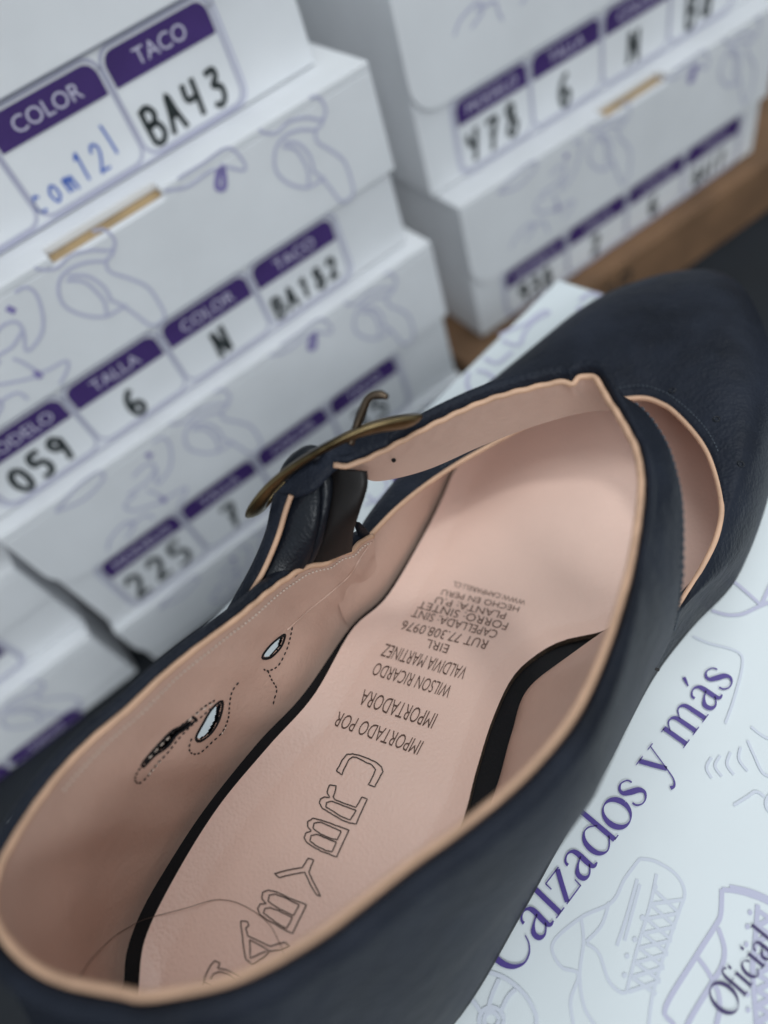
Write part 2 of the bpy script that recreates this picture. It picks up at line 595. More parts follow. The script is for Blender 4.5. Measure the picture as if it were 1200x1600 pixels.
G = 'white shoe boxes stacked behind the shoe'
make_box('shoe_box', 'white shoe box marked BA43 with blue pen note, topmost of its stack', YL, -0.117, 0.350, 0.1037, 0.291, 0.106, 0.19,
         ['', '6', '~com12/', 'BA43'], G, notch=(0.135, 0.19))
make_box('shoe_box', 'white shoe box marked 059 6 N with a kraft notch in its lid fold', YL, BL, BD, 0.0030, 0.291, 0.1005, 0.19,
         ['059', '6', 'N', 'BA182'], G, notch=(0.1130, 0.1712))
make_box('shoe_box', 'white shoe box marked 225, directly under the box marked 059', YL, -0.098, 0.320, -0.1055, 0.291, 0.108, 0.19,
         ['225', '7', 'N', '35'], G)
make_box('shoe_box', 'white shoe box under the box marked 225, mostly hidden by the shoe buckle tab', YL, -0.0985, 0.319, -0.160, 0.291, 0.054, 0.19,
         ['', '', '', ''], G, flap_h=0.040, label_row=False)
make_box('shoe_box', 'white shoe box marked 478 6 N, upper box of the right stack', radians(-9.0), 0.205, 0.3675, -0.0013, 0.291, 0.130, 0.19,
         ['Y78', '6', 'N', 'Ba'], G, flap_h=0.080, lab_x=0.027, lab_w=0.235)
make_box('shoe_box', 'white shoe box marked 938 standing directly on the brown carton', YR, 0.214, 0.345, -0.1095, 0.283, 0.108, 0.19,
         ['938', '2', '6', 'BA17'], G, notch=(0.1200, 0.1756), flap_h=0.064, lab_x=0.027, lab_w=0.235)
# the stack at the far left
make_box('shoe_box', 'white shoe box at left edge just above the box marked 0', YL, -0.418, 0.333, -0.027, 0.300, 0.104, 0.19,
         ['', '', '', ''], G)
make_box('shoe_box', 'white shoe box marked 0 at left edge, beside a dark gap', YL, -0.4075, 0.331, -0.0973, 0.300, 0.0703, 0.19,
         ['', '', '', '0'], G, flap_h=0.034, lab_x=0.03, lab_w=0.228)
make_box('shoe_box', 'white shoe box lowest at left edge with a pale lit top edge', YL, -0.4120, 0.322, -0.160, 0.302, 0.0625, 0.19,
         ['', '', '', ''], G, flap_h=0.046, lab_x=0.03)
# brown carton under the right stack
o = box_frame(YR, 0.19, 0.331)
carton = thing('cardboard_carton', 'brown cardboard carton with dark round print under the right stack of boxes', 'carton', (o.x, o.y, FLOOR_Z), YR)
mb = MB()
ht = -0.1103 - FLOOR_Z
mb.box((0, 0, 0), (0.46, 0.25, ht))
cb = mb.build('body', M['carton'], carton, False)
mod_bevel(cb, 0.002, 2)
mb = MB()
for cx, cz, rr in ((0.088, -0.020, 0.006), (0.100, -0.017, 0.005), (0.132, -0.019, 0.0065), (0.150, -0.015, 0.005)):
    pts = [(cx + rr * cos(a * pi / 8), ht + cz + rr * sin(a * pi / 8)) for a in range(17)]
    mb.ribbon(pts, 0.0035, lambda x, z: (x, -0.0004, z))
mb.build('printed_mark', M['carton_ink'], cb, False)
# ================================================================== THE BOX UNDER THE SHOE
_e0, _e1 = at(30, 1266, 0), at(868, 440, 0)
LROT = math.atan2(_e1.y - _e0.y, _e1.x - _e0.x)
LID_L = (_e1 - _e0).length + 0.008
lo = V((_e0.x - 0.006 * cos(LROT), _e0.y - 0.006 * sin(LROT), -0.160))
under = thing('shoe_box', 'large white shoe box with violet serif lettering, lying under the navy shoe', 'shoe box',
              tuple(lo), LROT, G)
LW, LD, LH = LID_L, 0.30, 0.160
mb = MB()
mb.box((0.0015, -LD + 0.0015, 0), (LW - 0.0015, -0.0015, LH - 0.003))
body = mb.build('body', M['lid'], under, False)
mb = MB()
mb.box((0, -LD, LH - 0.0024), (LW, 0, LH))
mb.box((0, -LD, LH - 0.055), (0.0022, 0, LH - 0.0024))
mb.box((LW - 0.0022, -LD, LH - 0.05), (LW, 0, LH - 0.0024))
lid_o = mb.build('lid', M['lid'], under, False)
mod_bevel(lid_o, 0.0008, 2)
inv = (Matrix.Translation(lo) @ Matrix.Rotation(LROT, 4, 'Z')).inverted()


LIDK = 0.0


def lidp(x, y):
    """world (x, y) on the lid -> local point just above it"""
    p = inv @ V((x, y, 0))
    global LIDK
    return (p.x, p.y, LH + 0.00015 + LIDK)


def lpx(pts, s, ox, oy):
    r = []
    for x, y in pts:
        p = at(x * s + ox, y * s + oy, 0)
        r.append((p.x, p.y))
    return r


A = lambda p: lpx(p, 1 / 2.5, 720, 1150)
B_ = lambda p: lpx(p, 1 / 3.75, 880, 880)
D_ = lambda p: lpx(p, 1 / 4.0, 560, 250)
E_ = lambda p: lpx(p, 1 / 3.75, 880, 180)
F_ = lambda p: lpx(p, 1 / 3.0, 340, 560)
class PM(MB):
    def ribbon(self, pts, wid, fr):
        global LIDK
        LIDK += 0.000004
        MB.ribbon(self, pts, wid, fr)


mb, mbs, mbd = PM(), PM(), PM()


def zig(L0, L1, R0, R1, n):
    out = []
    for k in range(n):
        f, g = k / n, (k + 1) / n
        l0 = (L0[0] + (L1[0] - L0[0]) * f, L0[1] + (L1[1] - L0[1]) * f)
        l1 = (L0[0] + (L1[0] - L0[0]) * g, L0[1] + (L1[1] - L0[1]) * g)
        r0 = (R0[0] + (R1[0] - R0[0]) * f, R0[1] + (R1[1] - R0[1]) * f)
        r1 = (R0[0] + (R1[0] - R0[0]) * g, R0[1] + (R1[1] - R0[1]) * g)
        out += [[l0, r1], [r0, l1]]
    return out


sneak1 = [[(700, 480), (640, 560), (590, 650), (470, 710), (360, 810), (390, 900), (460, 930), (430, 1030), (440, 1125), (470, 1250)],
          [(700, 480), (760, 490), (840, 540), (875, 610), (855, 680), (820, 780), (780, 900), (750, 1010), (735, 1125), (730, 1260)],
          [(470, 710), (480, 800), (465, 930), (480, 1050), (520, 1125), (600, 1230)],
          [(490, 805), (550, 740), (580, 650)],
          [(490, 810), (540, 850), (580, 960), (640, 1005), (660, 950), (690, 830), (740, 660), (765, 540)],
          [(610, 820), (650, 700), (690, 560)], [(640, 800), (670, 690), (700, 580)]]
sneak1 += zig((755, 600), (655, 1000), (868, 640), (765, 1010), 7)
sneak2 = [[(1020, 600), (1100, 612), (1200, 650), (1300, 720)], [(1050, 590), (1140, 610), (1230, 650)],
          [(1020, 600), (1015, 700), (990, 750), (920, 860), (800, 1060), (830, 1125), (900, 1220)],
          [(1005, 750), (1030, 830), (1020, 900), (985, 960), (900, 1100), (860, 1190)], [(920, 860), (955, 905), (985, 955)],
          [(985, 960), (1005, 1000), (1012, 1060), (1000, 1125), (980, 1220)],
          [(1160, 660), (1150, 800), (1140, 900), (1145, 1000), (1155, 1120), (1160, 1240)]]
sneak2 += zig((1158, 680), (1155, 1180), (1260, 690), (1270, 1190), 8)
wheel = [[(120 + 48 * cos(k * pi / 10), 1110 + 50 * sin(k * pi / 10)) for k in range(21)],
         [(120 + 28 * cos(k * pi / 10), 1110 + 32 * sin(k * pi / 10)) for k in range(21)],
         [(60, 915), (100, 920), (180, 950), (250, 1010), (290, 1080), (295, 1125), (280, 1220)],
         [(150, 950), (125, 1005), (110, 1058)], [(215, 990), (185, 1020), (160, 1070)], [(30, 1015), (60, 1050), (82, 1085)]]
def lid_drawing(strokes, width, m, dots=(), rx=10, name='line_drawing'):
    mb = PM()
    for q in strokes:
        mb.ribbon(smooth2(q), width, lidp)
    for cx, cy in dots:
        mb.poly([lidp(*A([(cx + rx * cos(k * pi / 5), cy + 11 * sin(k * pi / 5))])[0]) for k in range(10)])
    return mb.build(name, m, lid_o, False, False)


lid_drawing([A(q) for q in sneak1], 0.0009, M['lav_pale'], ((710, 710), (680, 795), (650, 860), (640, 935), (760, 590)))
lid_drawing([A(q) for q in sneak2], 0.0012, M['lav'], ((1130, 690), (1120, 745), (1115, 815), (1120, 1010), (1122, 1070)), 9)
lid_drawing([A(q) for q in wheel], 0.0011, M['lav_pale'])
for strokes in ([[(760, 430), (850, 470), (1020, 520), (1050, 600), (1000, 800), (950, 940)]],
                [[(1080, 1040), (1120, 1130), (1180, 1240), (1290, 1250)]], [[(1100, 960), (1180, 1020), (1290, 1060)]],
                [[(870, 1140), (840, 1200), (870, 1260)]], [[(920, 1130), (890, 1190), (930, 1250)]],
                [[(980, 1110), (960, 1180), (1000, 1240)]], [[(1040, 1080), (1030, 1150), (1080, 1220)]],
                [[(1180, 1370), (1130, 1340), (1080, 1370), (1000, 1420)]], [[(1240, 1330), (1190, 1390), (1200, 1450), (1260, 1480)]]):
    lid_drawing([B_(q) for q in strokes], 0.0008, M['lav_pale'])
lid_drawing([B_(q) for q in ([(975, 90), (1060, 160), (1160, 250)], [(1160, 250), (1200, 160), (1260, 40)], [(870, 280), (960, 305), (1050, 300), (1160, 250), (1300, 200)])], 0.0012, M['lav'])
for q in ([(880, 1100), (960, 1060), (1040, 1030), (1150, 950), (1190, 960), (1100, 1010), (1040, 1080), (1000, 1160), (900, 1130)],
          [(790, 1240), (870, 1270), (960, 1200)], [(690, 1330), (680, 1400), (705, 1460)], [(740, 1320), (800, 1330), (850, 1370)]):
    lid_drawing([D_(q)], 0.0022, M['lav'])
lid_drawing([E_([(100, 1090), (150, 1050), (210, 1060), (225, 1110), (160, 1190), (105, 1185), (95, 1120)])], 0.0028, M['lav'])
for q in ([(690, 690), (760, 655), (795, 600), (770, 545)], [(700, 640), (780, 690), (900, 640), (960, 560)]):
    lid_drawing([F_(q)], 0.0013, M['lav'])
lid_drawing([F_([(835, 520), (832, 545), (830, 575)])], 0.003, M['text'], name='drawing_accent')


def ell(cx, cy, rx, ry, thick, thin, tilt=0.25):
    return [(cx + rx * cos(a), cy + ry * sin(a), thin + (thick - thin) * abs(cos(a - tilt)) ** 1.6) for a in [k * 2 * pi / 28 for k in range(29)]]


SERIF = {
    'C': (.68, [[(.61, .55, .02), (.56, .68, .02), (.38, .745, .02), (.2, .68, .055), (.08, .5, .085), (.06, .3, .09), (.14, .11, .065), (.3, .0, .03), (.46, .01, .022), (.58, .1, .02), (.63, .22, .018)], [(.6, .5, .02), (.61, .6, .04), (.6, .72, .018)]]),
    'a': (.47, [[(.07, .34, .05), (.08, .40, .035), (.18, .45, .022), (.27, .43, .04), (.32, .34, .08), (.32, .1, .08), (.35, .02, .05), (.43, .02, .02)],
                [(.32, .27, .018), (.18, .22, .03), (.07, .14, .075), (.08, .04, .07), (.17, .0, .03), (.26, .04, .022), (.32, .1, .018)]]),
    'l': (.25, [[(.12, .75, .08), (.12, .4, .08), (.12, .01, .08)], [(.02, .735, .018), (.12, .745, .018)], [(.02, .009, .018), (.23, .009, .018)]]),
    'z': (.46, [[(.36, .43, .075), (.22, .23, .075), (.08, .02, .075)], [(.05, .44, .018), (.4, .44, .018)], [(.05, .32, .018), (.05, .44, .02)], [(.05, .01, .018), (.43, .01, .018)], [(.42, .01, .02), (.43, .13, .018)]]),
    'd': (.55, [[(.43, .35, .018), (.32, .44, .022), (.2, .45, .022), (.09, .36, .065), (.055, .22, .085), (.09, .08, .065), (.2, .0, .022), (.32, .03, .022), (.43, .12, .018)],
                [(.44, .76, .08), (.44, .4, .08), (.44, .01, .08)], [(.33, .75, .018), (.44, .755, .018)], [(.44, .009, .018), (.54, .009, .018)]]),
    'o': (.53, [ell(.265, .225, .215, .235, .088, .018)]),
    's': (.39, [[(.33, .33, .03), (.3, .41, .022), (.19, .455, .022), (.09, .41, .045), (.08, .33, .065), (.18, .25, .085), (.3, .17, .08), (.33, .08, .05), (.26, .01, .024), (.15, .0, .02), (.06, .06, .028), (.05, .13, .03)]]),
    'y': (.50, [[(.09, .44, .08), (.19, .22, .08), (.28, .02, .07)], [(.43, .44, .018), (.35, .22, .018), (.27, .0, .02), (.2, -.16, .022), (.11, -.23, .035), (.04, -.2, .06)], [(.0, .442, .016), (.2, .442, .016)], [(.35, .442, .016), (.5, .442, .016)]]),
    'm': (.86, [[(.12, .45, .08), (.12, .2, .08), (.12, .01, .08)], [(.03, .44, .016), (.12, .445, .016)], [(.03, .009, .016), (.22, .009, .016)],
                [(.14, .33, .018), (.25, .44, .022), (.34, .45, .03), (.41, .38, .07), (.42, .2, .08), (.42, .01, .08)], [(.33, .009, .016), (.52, .009, .016)],
                [(.44, .33, .018), (.55, .44, .022), (.64, .45, .03), (.71, .38, .07), (.72, .2, .08), (.72, .01, .08)], [(.63, .009, .016), (.82, .009, .016)]]),
    'O': (.74, [ell(.37, .365, .32, .38, .10, .018)]),
    'f': (.28, [[(.1, .01, .08), (.1, .3, .08), (.1, .58, .075), (.14, .70, .04), (.22, .745, .025), (.3, .70, .05)], [(.01, .43, .016), (.24, .43, .016)], [(.01, .009, .016), (.22, .009, .016)]]),
    'i': (.24, [[(.11, .45, .08), (.11, .2, .08), (.11, .01, .08)], [(.02, .44, .016), (.11, .445, .016)], [(.02, .009, .016), (.21, .009, .016)], [(.075, .64, .07), (.11, .64, .095), (.145, .64, .07)]]),
    'c': (.42, [[(.37, .34, .06), (.32, .42, .025), (.22, .455, .022), (.1, .37, .065), (.055, .22, .085), (.1, .08, .065), (.21, .0, .024), (.31, .03, .02), (.38, .11, .018)]]),
    'á': None,
    ' ': (.24, []),
}
SERIF['á'] = (SERIF['a'][0], SERIF['a'][1] + [[(.20, .55, .02), (.25, .62, .045), (.30, .70, .06)]])


def serif_line(txt, p0, p1, em, m, name, track=0.0):
    """lettering on the lid from p0 to p1 (world xy of the baseline)"""
    total = sum(SERIF[c][0] + track for c in txt)
    e = em or (V(p1) - V(p0)).length / total
    dx = (V(p1) - V(p0)).normalized()
    dy = V((-dx.y, dx.x))
    mb = MB()
    x = 0
    for c in txt:
        for st in SERIF[c][1]:
            q = spline(st, (len(st) - 1) * 6 + 1)
            mb.ribbon([(a[0], a[1]) for a in q], [a[2] * 1.12 for a in q],
                      lambda u, v, x=x: (V(lidp(*(V(p0) + dx * (x + u) * e + dy * v * e))) + V((0, 0, 0.0002))))
        x += SERIF[c][0] + track
    return mb.build(name, m, lid_o, False, False)


pa, pb = at(799, 1531, 0), at(1150, 1060, 0)
serif_line('Calzados y más', (pa.x, pa.y), (pb.x, pb.y), None, M['text'], 'lettering')
pa, pb = at(1139, 1594, 0), at(1203, 1494, 0)
serif_line('Oficial', (pa.x, pa.y), (pb.x, pb.y), 0.0092, M['text_dark'], 'lettering')

# ================================================================== THE SHOE
shoe = thing('shoe', 'navy leather strap shoe with pink lining and brass buckle on a white box lid', 'shoe')

ZI = dense_tab([(-.10, .037), (-.075, .0363), (-.05, .036), (-.02, .0355), (0, .034), (.024, .0292), (.042, .0248), (.07, .0182), (.088, .0152), (.108, .0128), (.14, .0118), (.26, .0118)])
zi = lambda x: interp(ZI, x)


def on_insole(px, py, lift=0.0):
    z = 0.03
    for _ in range(25):
        p = at(px, py, z)
        z = 0.5 * z + 0.5 * (zi(p.x) + lift)
    return at(px, py, z)


# insole outline: left (lateral) edge and right (medial) edge as y(x)
_L = [on_insole(*p) for p in [(222, 1559), (233, 1469), (280, 1370), (347, 1262), (424, 1169), (494, 1090), (553, 988), (607, 937), (663, 843), (692, 785), (719, 727)]]
INS_L = dense_tab([(-.0925, .075), (-.0905, .0815)] + [(p.x, p.y) for p in _L] + [(.135, .1625), (.165, .1635), (.195, .162), (.217, .155), (.231, .145), (.238, .132)])
_R = [on_insole(*p) for p in [(718, 1300), (745, 1210), (770, 1130), (800, 1065), (835, 1030), (880, 1005), (950, 988)]]
INS_R = dense_tab([(-.0925, .075), (-.089, .064), (-.075, .0535), (-.05, .0475), (-.02, .0485)] + [(p.x, p.y) for p in _R]
                  + [(.105, .0575), (.13, .0575), (.155, .0645), (.18, .077), (.205, .093), (.225, .110), (.235, .122), (.238, .132)])
# wall base (edge of the footbed)
_Lb = [on_insole(*p, -.001) for p in [(190, 1546), (196, 1490), (216, 1432), (251, 1368), (318, 1265), (402, 1160), (474, 1083), (546, 981), (601, 929), (658, 838), (688, 780), (716, 720)]]
FB_L = dense_tab([(-.0985, .076), (-.097, .088)] + [(p.x, p.y) for p in _Lb] + [(.135, .165), (.165, .166), (.195, .1645), (.219, .157), (.234, .146), (.241, .132)])
FB_R = dense_tab([(-.0985, .076), (-.094, .060), (-.078, .0485), (-.05, .0425), (-.02, .0425), (.0, .0470), (.02, .0550), (.035, .0630), (.047, .0690), (.06, .0690), (.075, .0630), (.09, .0555),
                  (.105, .0525), (.13, .053), (.155, .060), (.18, .073), (.205, .0895), (.227, .107), (.238, .121), (.241, .132)])


def slab(tabL, tabR, zf, nx=140, ny=24, cup=0.0):
    x0, x1 = tabL[0][0], tabL[-1][0]
    rows = []
    for i in range(nx + 1):
        t = i / nx
        x = x0 + (x1 - x0) * (0.5 - 0.5 * cos(pi * t))
        yl, yr = interp(tabL, x), interp(tabR, x)
        rows.append([(x, yr + (yl - yr) * j / ny, zf(x) + cup * ((2 * j / ny - 1) ** 4)) for j in range(ny + 1)])
    return rows


rows = slab(INS_L, INS_R, zi, ny=64)
for r in rows:                                             # margin rises from the pressed-down middle
    wd = r[-1][1] - r[0][1]
    k_ = min(1.0, max(0.0, (0.16 - r[0][0]) / 0.06))
    for j in range(65):
        dd = wd * min(j, 64 - j) / 64
        dd = min(dd, 0.0095 if j > 32 else 0.0075)
        m_ = 0.0095 if j > 32 else 0.0075
        x_, y_, z_ = r[j]
        r[j] = (x_, y_, z_ + 0.0022 * (1 - dd / m_) ** 1.2 * k_)
mb = MB()
mb.grid(rows)
insole = mb.build('insole', M['insole'], shoe)
mb = MB()                                                  # cut edge of the insole
T_ = 0.0012
loop = [r[-1] for r in rows] + [r[0] for r in rows][::-1]
mb.grid([[V(p), V(p) - V((0, 0, T_ + .0022))] for p in loop])
mb.build('insole_edge', M['edge'], insole)
mb = MB()
mb.grid(slab(FB_L, FB_R, lambda x: zi(x) - T_ - 0.0002))
mb.build('footbed', M['black'], shoe)

# outline of the shoe at the feather edge, a closed loop: medial heel -> heel back -> lateral -> toe -> medial
OUT = spline([(.052, .0405), (.024, .0362), (.002, .0322), (-.031, .0275), (-.06, .032), (-.085, .0455), (-.100, .064), (-.1045, .080), (-.100, .098), (-.082, .115), (-.05, .1225), (-.02, .1245),
              (.0, .1265), (.03, .1385), (.06, .1535), (.098, .1650), (.132, .1705), (.165, .1715), (.2, .1705), (.222, .165), (.243, .1525), (.2535, .136), (.248, .119), (.229, .098),
              (.2, .0752), (.175, .0615), (.155, .0535), (.132, .0478), (.111, .0485), (.088, .0475), (.066, .0435)], 400, closed=True)


def out_at(x, side):
    """outline y at x on the lateral (+1) or medial (-1) side"""
    best = None
    for (xa, ya), (xb, yb) in zip(OUT, OUT[1:] + OUT[:1]):
        if (xa - x) * (xb - x) <= 0 and xa != xb:
            y = ya + (yb - ya) * (x - xa) / (xb - xa)
            if best is None or (y - best) * side > 0:
                best = y
    return best


HC = V((-.05, .0775))


def ray_loop(loop, org, ang):
    dx, dy = cos(ang), sin(ang)
    best = None
    for (xa, ya), (xb, yb) in zip(loop, loop[1:] + loop[:1]):
        ex, ey = xb - xa, yb - ya
        den = dx * ey - dy * ex
        if abs(den) < 1e-12:
            continue
        t = ((xa - org[0]) * ey - (ya - org[1]) * ex) / den
        s = ((xa - org[0]) * dy - (ya - org[1]) * dx) / den
        if t > 0 and -1e-6 <= s <= 1 + 1e-6 and (best is None or t > best):
            best = t
    return (org[0] + dx * best, org[1] + dy * best)


FBLOOP = [(x, y) for x, y in FB_L] + [(x, y) for x, y in FB_R][::-1]


def match(P, side):
    """outline point and footbed-edge point that belong to the rim point P"""
    if P[0] >= HC.x:
        x = P[0]
        return (x, out_at(x, side)), (x, interp(FB_L if side > 0 else FB_R, x))
    a = math.atan2(P[1] - HC.y, P[0] - HC.x)
    return ray_loop(OUT, HC, a), ray_loop(FBLOOP, HC, a)


# rim of the quarters, lateral front -> heel -> medial -> strap, in photo points with their heights
RIM = [(583, 838, .066), (566, 846, .0685), (550, 861, .0705), (532, 866, .0725), (513, 880, .075), (492, 884, .0775), (470, 891, .080), (425, 922, .085), (380, 960, .089), (340, 990, .092), (300, 1020, .095), (250, 1062, .098), (200, 1110, .100), (150, 1152, .101),
       (100, 1203, .102), (55, 1262, .1035), (20, 1318, .105), (0, 1358, .106), (-10, 1405, .1065), (2, 1454, .107), (44, 1502, .1075), (102, 1532, .108),
       (187, 1549, .1078), (222, 1556, .1073), (262, 1552, .1065), (350, 1534, .105), (420, 1505, .104), (500, 1458, .103), (570, 1405, .102), (640, 1350, .101),
       (720, 1293, .100), (800, 1228, .099), (860, 1165, .099), (900, 1110, .099), (930, 1050, .099), (955, 985, .099), (975, 920, .099), (987, 870, .099)]
STRAP_E1 = [(998, 800, .0995), (1001, 750, .1), (994, 705, .1), (980, 675, .1), (966, 650, .1), (948, 622, .1002), (936, 600, .1005), (925, 589, .1005), (905, 591, .1), (895, 601, .1), (878, 598, .1), (840, 605, .1),
            (760, 627, .1), (680, 663, .1), (600, 705, .1005), (550, 727, .101), (522, 728, .102)]
ALL = [tuple(at(x, y, z)) for x, y, z in RIM + STRAP_E1]
NE = 520
EDGE = [V(p) for p in spline(ALL, NE)]


def nearest_i(px, py):
    return min(range(NE), key=lambda i: math.dist(proj(EDGE[i]), (px, py)))


I_MED = nearest_i(880, 1138)                  # where the medial quarter starts to turn into the strap
I_STR = nearest_i(987, 870)
I_LINE = nearest_i(955, 985)
I_HEEL = nearest_i(-10, 1420)
APEX = nearest_i(925, 589)


def outward(i):
    t = EDGE[min(i + 2, NE - 1)] - EDGE[max(i - 2, 0)]
    n = V((t.y, -t.x, 0))
    n = -n if n.dot(V((0, 0, 1)).cross(t)) < 0 else n
    n.normalize()
    return n


# direction check: outward means away from the inside of the shoe
_s = 1 if outward(I_HEEL).x < 0 else -1
NRM = []
for i in range(NE):
    NRM.append(outward(i) * _s)
# smooth the normals a little
for _ in range(6):
    NRM = [(NRM[max(i - 1, 0)] + NRM[i] * 2 + NRM[min(i + 1, NE - 1)]).normalized() for i in range(NE)]

# lower edge of the outer leather: outline of the shoe, then the front edge of the strap
E2 = [(930, 1050, (1024, 1046, .016)), (955, 985, (1052, 985, .048)), (975, 920, (1064, 925, .070)), (987, 870, (1068, 880, .078)), (998, 800, (1068, 800, .085)), (1001, 750, (1062, 755, .087)),
      (994, 705, (1046, 700, .088)), (980, 675, (1028, 668, .088)), (966, 650, (1008, 642, .088)), (948, 622, (985, 628, .088)), (925, 589, (958, 636, .084)), (895, 601, (912, 640, .082)), (840, 605, (835, 661, .081)),
      (760, 627, (752, 692, .081)), (680, 663, (665, 730, .081)), (600, 705, (590, 748, .083)), (522, 728, (560, 738, .090))]
anch = []
for ex, ey, q in E2:
    anch.append((nearest_i(ex, ey), at(*q)))
anch[-1] = (NE - 1, anch[-1][1])
i0 = I_MED


def base_out(i):
    P = EDGE[i]
    side = 1 if i < I_HEEL else -1
    o, f = match(P, side)
    return V((o[0], o[1], 0.010)), V((f[0], f[1], zi(f[0]) - 0.0014))


LOW = [None] * NE
for i in range(i0 + 1):
    LOW[i] = base_out(i)[0]
keys = [(i0 - 8, LOW[i0 - 8]), (i0, LOW[i0])] + anch
kk = spline([(a, *p) for a, p in keys], 700)
for i in range(i0 + 1, NE):
    j = min(range(700), key=lambda j: abs(kk[j][0] - i))
    LOW[i] = V(kk[j][1:4])
for _ in range(4):
    L2 = LOW[:]
    for i in range(i0 - 6, NE - 1):
        L2[i] = (LOW[i - 1] + LOW[i] * 2 + LOW[i + 1]) / 4
    LOW = L2


def strapness(i):
    return min(1, max(0, (i - i0) / (I_STR - i0)))


ROLL = 0.0023
rows, inner = [], []
NV = 30
for i in range(NE):
    P, n = EDGE[i], NRM[i]
    Lw = LOW[i]
    s = strapness(i)
    wide = 0.0055 * (1 - s) + 0.0035 * s
    ext = P + n * wide + V((0, 0, -0.0016))
    h = ext.z - Lw.z
    c1 = ext + V((0, 0, -h * 0.35)) + n * (0.006 * (1 - s) + 0.0012 * s)
    c2 = Lw + V((0, 0, h * 0.40)) + n * (0.004 * (1 - s) + 0.0010 * s)
    hw = min(1, max(0, (HC.x - 0.004 - P.x) / 0.018))        # fuller heel counter at the back
    c1 += n * 0.005 * hw
    c2 += n * 0.011 * hw
    if s > 0:
        mid1 = ext.lerp(Lw, .33) + n * 0.001
        mid2 = ext.lerp(Lw, .66) + n * 0.001
        c1, c2 = c1.lerp(mid1, s), c2.lerp(mid2, s)
    up = 0.0026 * min(1, max(0, (i - APEX + 25) / 25)) * min(1, max(0, (NE - 1 - i) / 20))
    ext += V((0, 0, up * .9))
    r = [P + n * 0.0010 + V((0, 0, -.0012)), P + n * 0.0014 + V((0, 0, 0.0004 + up * .5)), P + n * 0.0026 + V((0, 0, 0.0012 + up)), P + n * (wide - .0006) + V((0, 0, 0.0004 + up))]
    for k in range(NV + 1):
        t = k / NV
        r.append(ext * (1 - t) ** 3 + c1 * 3 * t * (1 - t) ** 2 + c2 * 3 * t * t * (1 - t) + Lw * t ** 3)
    if i <= i0:
        r.append(Lw + n * -0.002 + V((0, 0, -.005)))
    else:
        r.append(Lw - n * 0.0012)
    rows.append(r)
# leaf cut-outs are made in both skins with one test in photo space
LEAF1 = [(347, 1096), (343, 1122), (330, 1145), (312, 1158), (306, 1152), (316, 1132), (331, 1107)]
LEAF2 = [(445, 992), (439, 1010), (424, 1026), (412, 1029), (410, 1024), (422, 1008), (436, 996)]
SLIT = [(224, 1198), (242, 1180), (262, 1166), (276, 1148), (290, 1138), (306, 1124), (300, 1122), (284, 1134), (268, 1142), (250, 1160), (232, 1180), (222, 1193)]


def inside(poly, x, y):
    c = False
    for (x0, y0), (x1, y1) in zip(poly, poly[1:] + poly[:1]):
        if (y0 > y) != (y1 > y) and x < (x1 - x0) * (y - y0) / (y1 - y0) + x0:
            c = not c
    return c


def grow(poly, k):
    cx, cy = sum(p[0] for p in poly) / len(poly), sum(p[1] for p in poly) / len(poly)
    return [(cx + (x - cx) * k, cy + (y - cy) * k) for x, y in poly]


def lining_pt(i, t):
    """inside skin of the quarters: t = 0 at the rim, 1 at the footbed"""
    P, n = EDGE[i], NRM[i]
    s = strapness(i)
    b = base_out(i)[1]
    a = P + n * 0.0002
    h = a.z - b.z
    c1 = a + V((0, 0, -h * .38)) + n * 0.004
    c2 = b + V((0, 0, h * .30)) + n * 0.0035
    p = a * (1 - t) ** 3 + c1 * 3 * t * (1 - t) ** 2 + c2 * 3 * t * t * (1 - t) + b * t ** 3
    return p


# lateral and heel lining, fine enough for the cut-outs
NIL, NVL = 520, 110
LIN = []
iend = I_STR
for a in range(NIL + 1):
    f = a / NIL * iend
    i = int(f)
    g = f - i
    r = []
    for k in range(NVL + 1):
        t = k / NVL
        p = lining_pt(i, t).lerp(lining_pt(min(i + 1, NE - 1), t), g)
        # shallow creases
        cr = 0.0005 * sin(a * 0.21 + t * 5) * sin(t * pi) + 0.0004 * sin(a * .07 - t * 9) * sin(t * pi)
        r.append(p + NRM[i] * cr)
    LIN.append(r)
PXL = [[proj(p) for p in r] for r in LIN]
holes = [grow(LEAF1, 0.95), grow(LEAF2, 0.9), grow(SLIT, 0.9)]


def hit(px, hs):
    return any(inside(h, *px) for h in hs)


def keepL(i, j):
    if i > NIL * 0.42:
        return True
    x = sum(PXL[i + a][j + b][0] for a in (0, 1) for b in (0, 1)) / 4
    y = sum(PXL[i + a][j + b][1] for a in (0, 1) for b in (0, 1)) / 4
    return not hit((x, y), holes)


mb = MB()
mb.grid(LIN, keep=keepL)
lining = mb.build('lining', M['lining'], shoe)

# outer leather; the same leaves are cut where the line of sight passes the wall
fine = []
for i in range(NE - 1):
    for g in (0, .5):
        fine.append([a.lerp(b, g) for a, b in zip(rows[i], rows[i + 1])])
fine.append(rows[-1])
lat = [k for k in range(len(fine)) if k < 2 * nearest_i(100, 1203)]
k_lat = len(lat)


def densify(r, m=4):
    q = []
    for a, b in zip(r, r[1:]):
        q += [a.lerp(b, k / m) for k in range(m)]
    return q + [r[-1]]


latr = [densify(r) for r in fine[:k_lat + 1]]
PXQ = [[proj(p) for p in r] for r in latr]
hq = [[(x - 7, y + 2) for x, y in grow(LEAF1, 0.95)], [(x - 5, y + 1) for x, y in grow(LEAF2, 0.9)]]
NOTCHV = 6 * 4


def keepQ(i, j):
    if j < NOTCHV:
        return True
    x = sum(PXQ[i + a][j + b][0] for a in (0, 1) for b in (0, 1)) / 4
    y = sum(PXQ[i + a][j + b][1] for a in (0, 1) for b in (0, 1)) / 4
    return not hit((x, y), hq)


